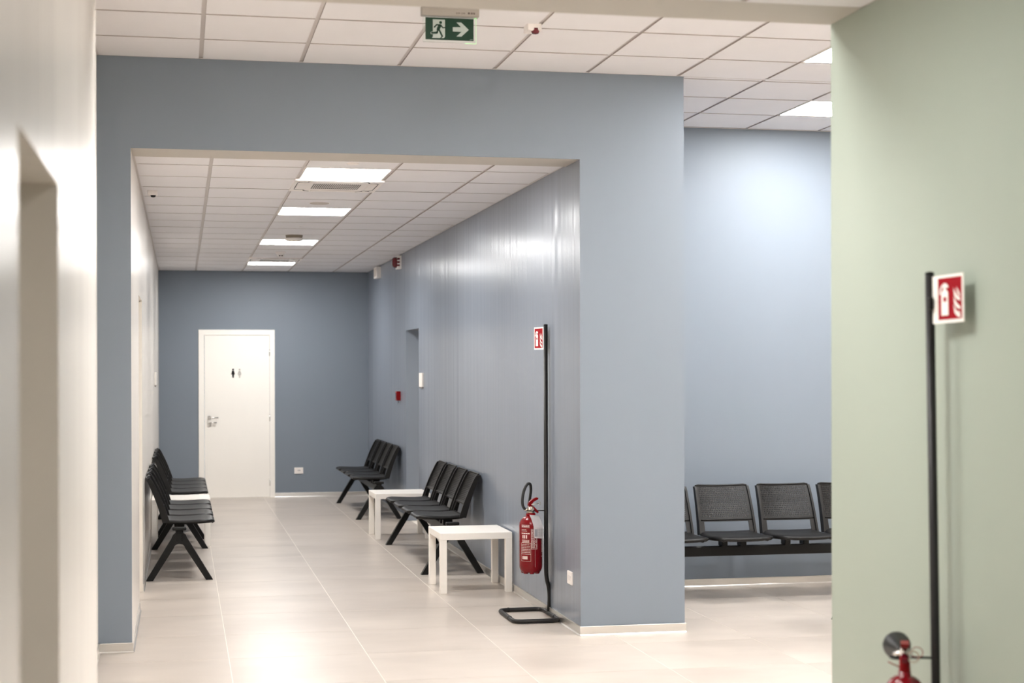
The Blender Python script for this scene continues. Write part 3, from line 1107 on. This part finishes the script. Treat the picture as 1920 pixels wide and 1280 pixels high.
bx(b, (PX1 + 0.002, -0.0015, -0.0515), (PX1 + 0.0150, -0.0005, -0.0475))
obj('lit_edge', b, M_EDGE, sheet)
b = new()
bx(b, (PX0, -0.0012, PZ0), (PX1, -0.0002, PZ1))
pn = obj('green_field', b, M_SIGNGREEN, t)


def ez(x, y, d):                       # sketch units of the pictogram to the panel
    u = (x - 140) / 1570
    v = (955 + 0.035 * (x - 140) - y) / 725
    return (PX0 + u * (PX1 - PX0), -0.0012 - d, PZ0 + v * (PZ1 - PZ0))


b = new()
prism(b, [(380, 297), (775, 312), (775, 870), (735, 915), (345, 905), (380, 870)], ez, 0, 0.0006)
strokes(b, ez, [(515, 742), (345, 744)], 84, 0, 0.0006)
obj('doorway_symbol', b, M_SIGNPALE, pn)
b = new()
prism(b, [(1150, 400), (1300, 400), (1550, 640), (1380, 640)], ez, 0, 0.0006)
prism(b, [(1380, 640), (1550, 640), (1310, 862), (1150, 858)], ez, 0, 0.0006)
prism(b, [(1030, 556), (1296, 552), (1400, 640), (1300, 706), (1030, 695)], ez, 0, 0.0006)
obj('arrow_symbol', b, M_SIGNPALE, pn)
b = new()
prism(b, arc(632, 405, 47, 0, 345, 23), ez, 0.0006, 0.0012)
strokes(b, ez, [(640, 490), (500, 480), (432, 555)], 44, 0.0006, 0.0012)
prism(b, [(500, 465), (620, 462), (665, 500), (600, 640), (500, 650), (520, 560), (560, 500)], ez, 0.0006, 0.0012)
strokes(b, ez, [(645, 500), (705, 576), (790, 573)], 40, 0.0006, 0.0012)
strokes(b, ez, [(545, 630), (518, 742), (345, 744)], 52, 0.0006, 0.0012)
strokes(b, ez, [(580, 640), (682, 850)], 56, 0.0006, 0.0012)
strokes(b, ez, [(690, 862), (640, 905)], 34, 0.0006, 0.0012)
obj('running_man_symbol', b, M_SIGNGREEN, pn)
b = new()
prism(b, [(1580, 975), (1600, 960), (1700, 962), (1700, 970), (1606, 970), (1590, 985)], ez, 0, 0.0006)
obj('corner_mark', b, M_SIGNPALE, pn)

# ------------------------------------------------------------------ air-conditioning cassettes
def cassette(p, label):
    t = thing('air_conditioner', label, 'air conditioner', (p[0] + 0.3, p[1] + 0.3, HB), 0, 'ceiling air-conditioning cassettes')
    h, s = 0.312, 0.200
    zb = -0.010
    b = new()
    # frame plate around the return grille, with a rolled rim
    for (x0, y0, x1, y1) in ((-h, -h, h, -s), (-h, s, h, h), (-h, -s, -s, s), (s, -s, h, s)):
        bx(b, (x0, y0, zb), (x1, y1, 0.004))
    obj('panel', b, M_PLASTIC, t)
    for k in range(4):
        b = new()
        f = lambda u, v, d: (u, v, zb - d)
        for sx in (-1, 1):                                   # dark strips painting the shade in the curved end gaps and flap gap
            pts = [(sx * 0.175, -0.285), (sx * 0.200, -0.272), (sx * 0.212, -0.250), (sx * 0.214, -0.222)]
            strokes(b, f, pts, 0.011, 0.0, 0.0006)
        bx(b, (-0.150, -0.2875, zb - 0.0006), (0.150, -0.2815, zb))
        o = obj('slot_shade_strip', b, M_DARK, t)
        o.rotation_euler = (0, 0, k * math.pi / 2)
        b = new()
        bx(b, (-0.160, -0.278, zb - 0.004), (0.160, -0.218, zb - 0.0002), 0.0015, 1)
        o = obj('louver', b, M_PLASTIC, t)
        o.rotation_euler = (0, 0, k * math.pi / 2)
    b = new()
    bx(b, (-s, -s, zb + 0.0012), (s, s, zb + 0.004))
    obj('grille_shade_back', b, M_DARK, t)  # dark sheet standing in for the shade behind the grille holes
    b = new()
    nx_, ny_ = 28, 7
    sx_, sy_ = 2 * s / nx_, 2 * s / ny_
    zg = zb - 0.0004
    for i in range(nx_):
        for j in range(ny_):
            x0, y0 = -s + i * sx_, -s + j * sy_
            q = [(x0, y0), (x0 + sx_, y0), (x0 + sx_, y0 + sy_), (x0, y0 + sy_)]
            vo = [b.verts.new((x, y, zg)) for x, y in q]
            if 2 <= i < nx_ - 2 and 1 <= j < ny_ - 1:
                hi = [(x0 + sx_ * 0.13, y0 + sy_ * 0.10), (x0 + sx_ * 0.87, y0 + sy_ * 0.10), (x0 + sx_ * 0.87, y0 + sy_ * 0.90), (x0 + sx_ * 0.13, y0 + sy_ * 0.90)]
                vi = [b.verts.new((x, y, zg)) for x, y in hi]
                for k in range(4):
                    l = (k + 1) % 4
                    b.faces.new((vo[k], vo[l], vi[l], vi[k]))
            else:
                b.faces.new(vo)
    bmesh.ops.remove_doubles(b, verts=b.verts, dist=1e-5)
    bmesh.ops.recalc_face_normals(b, faces=b.faces)
    for f_ in b.faces:
        if f_.normal.z > 0:
            f_.normal_flip()
    bmesh.ops.solidify(b, geom=list(b.faces), thickness=0.0008)
    obj('grille', b, M_PLASTIC, t)
    for x, y in ((0.245, 0.215), (0.262, 0.235)):
        b = new()
        lathe(b, [(0.007, zb - 0.002), (0.007, zb)], 10, (x, y, 0))
        obj('indicator', b, M_DARK, t)


cassette(ac[0], 'white ceiling air conditioner behind the first corridor light panel')
cassette(ac[1], 'white ceiling air conditioner in front of the last corridor light panel')

# ------------------------------------------------------------------ small ceiling devices
def disc(name, loc, r, label, cat, m, h=0.006):
    t = thing(name, label, cat, loc)
    b = new()
    lathe(b, [(0.0, -h), (r * 0.8, -h), (r * 0.97, -h * 0.6), (r, 0.0), (r, 0.004), (0, 0.004)], 32)
    obj('cover', b, m, t)
    b = new()
    lathe(b, [(r, -0.001), (r * 1.08, -0.0012), (r * 1.1, 0.0), (r * 1.1, 0.003), (r, 0.003)], 32)
    obj('rim', b, M_PLASTIC, t)
    return t


disc('sprinkler', (1.083, 9.58, HB), 0.040, 'small white ceiling rosette just inside the corridor opening', 'sprinkler', M_PLASTIC, 0.010)
disc('ceiling_speaker', (1.076, 11.88, HB), 0.078, 'flat grey round speaker in front of the second corridor light', 'speaker', M_SPK, 0.008)
disc('ceiling_disc', (1.126, 13.80, HB), 0.060, 'faint white disc on the ceiling past the second corridor light', 'cover', M_TILE, 0.006)
t = thing('smoke_detector', 'round white detector hanging in front of the third corridor light', 'detector', (1.085, 14.72, HB))
b = new()
lathe(b, [(0.084, 0.004), (0.084, -0.004), (0.078, -0.028), (0.0, -0.028)], 32)
obj('base', b, mat('taupe_plastic', srgb(150, 138, 122), 0.5, noise=0.02), t)
b = new()
lathe(b, [(0.088, -0.028), (0.088, -0.040), (0.072, -0.058), (0.0, -0.064)], 32)
obj('head', b, M_PLASTIC, t)
for x in (-0.024, 0.014):
    b = new()
    lathe(b, [(0.0, -0.074), (0.007, -0.072), (0.009, -0.062), (0.009, -0.058)], 12, (x, -0.02, 0))
    obj('indicator_lamp', b, M_LED, t)
t = thing('motion_sensor', 'small white motion sensor before the far air conditioner', 'sensor', (1.085, 16.75, HB))
b = new()
bx(b, (-0.055, -0.045, -0.02), (0.055, 0.045, 0.004), 0.006, 2)
obj('base', b, M_PLASTIC, t)
b = new()
lathe(b, [(0.044, -0.02), (0.040, -0.045), (0.026, -0.058), (0.0, -0.060)], 20)
obj('head', b, M_PLASTIC, t)
for x in (-0.013, 0.013):
    b = new()
    bx(b, (x - 0.009, -0.046, -0.052), (x + 0.009, -0.030, -0.040), 0.002, 1)
    obj('lens', b, M_DARK, t)
t = thing('ceiling_sensor', 'small white box sensor with dark lens near the cream corridor wall', 'sensor', (-0.205, 11.30, HB))
b = new()
bx(b, (-0.036, -0.05, -0.034), (0.036, 0.03, 0.004), 0.006, 2)
obj('base', b, M_PLASTIC, t)
b = new()
lathe(b, [(0.0, -0.016), (0.016, -0.012), (0.020, 0.0), (0.020, 0.012)], 20, (0.004, -0.02, -0.034))
obj('lens', b, M_DARK, t)
t = thing('ceiling_sensor', 'white ceiling sensor with a dark red lens beside the exit sign', 'sensor', (1.872, 7.905, HC))
b = new()
bx(b, (-0.040, -0.045, -0.036), (0.040, 0.05, 0.006), 0.006, 2)
obj('base', b, M_PLASTIC, t)
b = new()
lathe(b, [(0.0, -0.018), (0.018, -0.014), (0.024, 0.0), (0.024, 0.012)], 20, (0.008, -0.024, -0.034))
obj('lens', b, M_DKRED, t)

# ------------------------------------------------------------------ things on the walls
def wall_box(name, label, cat, loc, size, m, bev=0.004, face='-x'):
    """plate whose back touches the wall at loc (centre); size = (along wall, height, depth)"""
    rz = {'-x': 0.0, '+x': math.pi, '-y': math.pi / 2}[face]
    t = thing(name, label, cat, loc, rz)
    b = new()
    w_, h_, d_ = size
    bx(b, (-d_, -w_ / 2, -h_ / 2), (0.002, w_ / 2, h_ / 2), bev, 2)
    o = obj('cover', b, m, t)
    return t


t = wall_box('wall_socket', 'white wall socket low on the blue end wall', 'socket', (1.528, YB, 0.350), (0.118, 0.082, 0.010), M_PLASTIC, face='-y')
b = new()
bx(b, (-0.0115, -0.022, -0.004), (-0.0098, -0.004, 0.008))
bx(b, (-0.0115, 0.000, -0.004), (-0.0098, 0.014, 0.008))
obj('outlet', b, M_INK, t)
t = wall_box('wall_socket', 'white wall plate low on the blue wall by the corner and extinguisher stand', 'socket', (XR, 9.350, 0.330), (0.118, 0.084, 0.010), M_PLASTIC)
b = new()
bx(b, (-0.0118, -0.030, -0.016), (-0.0098, 0.030, 0.016), 0.002, 1)
obj('outlet', b, mat('off_white_insert', srgb(222, 216, 214), 0.4, noise=0.01), t)
t = wall_box('room_plate', 'tall white plate beside the blue wall door recess', 'sign', (XR, 15.40, 1.575), (0.20, 0.145, 0.018), M_WHITE)
b = new()
bx(b, (-0.016, -0.085, -0.088), (0.0, 0.085, -0.072), 0.004, 1)
obj('bottom_cap', b, mat('grey_cap', srgb(120, 112, 108), 0.5, noise=0.02), t)
t = wall_box('alarm_call_point', 'red square alarm call point on the far blue wall', 'alarm button', (XR, 17.02, 1.384), (0.11, 0.105, 0.045), M_REDP)
b = new()
bx(b, (-0.047, -0.035, -0.030), (-0.0445, 0.035, 0.030), 0.001, 1)
obj('press_plate', b, M_DKRED, t)
b = new()
tube(b, [(-0.02, 0.0, -0.052), (-0.02, 0.0, -0.085)], 0.004, 8)
obj('test_key', b, M_INK, t)
t = wall_box('alarm_siren', 'red and white alarm siren high on the blue corridor wall', 'alarm', (XR, 16.95, 2.905), (0.17, 0.150, 0.045), M_PLASTIC)
b = new()
lathe(b, [(0.062, -0.045), (0.060, -0.075), (0.045, -0.095), (0.0, -0.100)], 24, (0, 0, 0), 'x')
obj('siren_lens', b, M_DKRED, t)
b = new()
for z in (-0.036, 0.0, 0.036):
    bx(b, (-0.049, -0.088, z - 0.010), (-0.020, -0.080, z + 0.010))
obj('side_marks', b, M_DKRED, t)
t = wall_box('emergency_lamp', 'white box lamp at the ceiling on the far blue wall', 'lamp', (XR, 18.80, 2.91), (0.28, 0.140, 0.055), M_PLASTIC)
b = new()
bx(b, (-0.058, -0.11, -0.050), (-0.0545, 0.11, 0.050), 0.001, 1)
obj('lens', b, M_SPK, t)
t = wall_box('room_plate', 'white plate on the cream corridor wall near the end wall', 'sign', (XL, 17.0, 1.590), (0.20, 0.145, 0.018), M_WHITE, face='+x')
b = new()
bx(b, (-0.016, -0.085, -0.088), (0.0, 0.085, -0.072), 0.004, 1)
obj('bottom_cap', b, bpy.data.materials['grey_cap'], t)
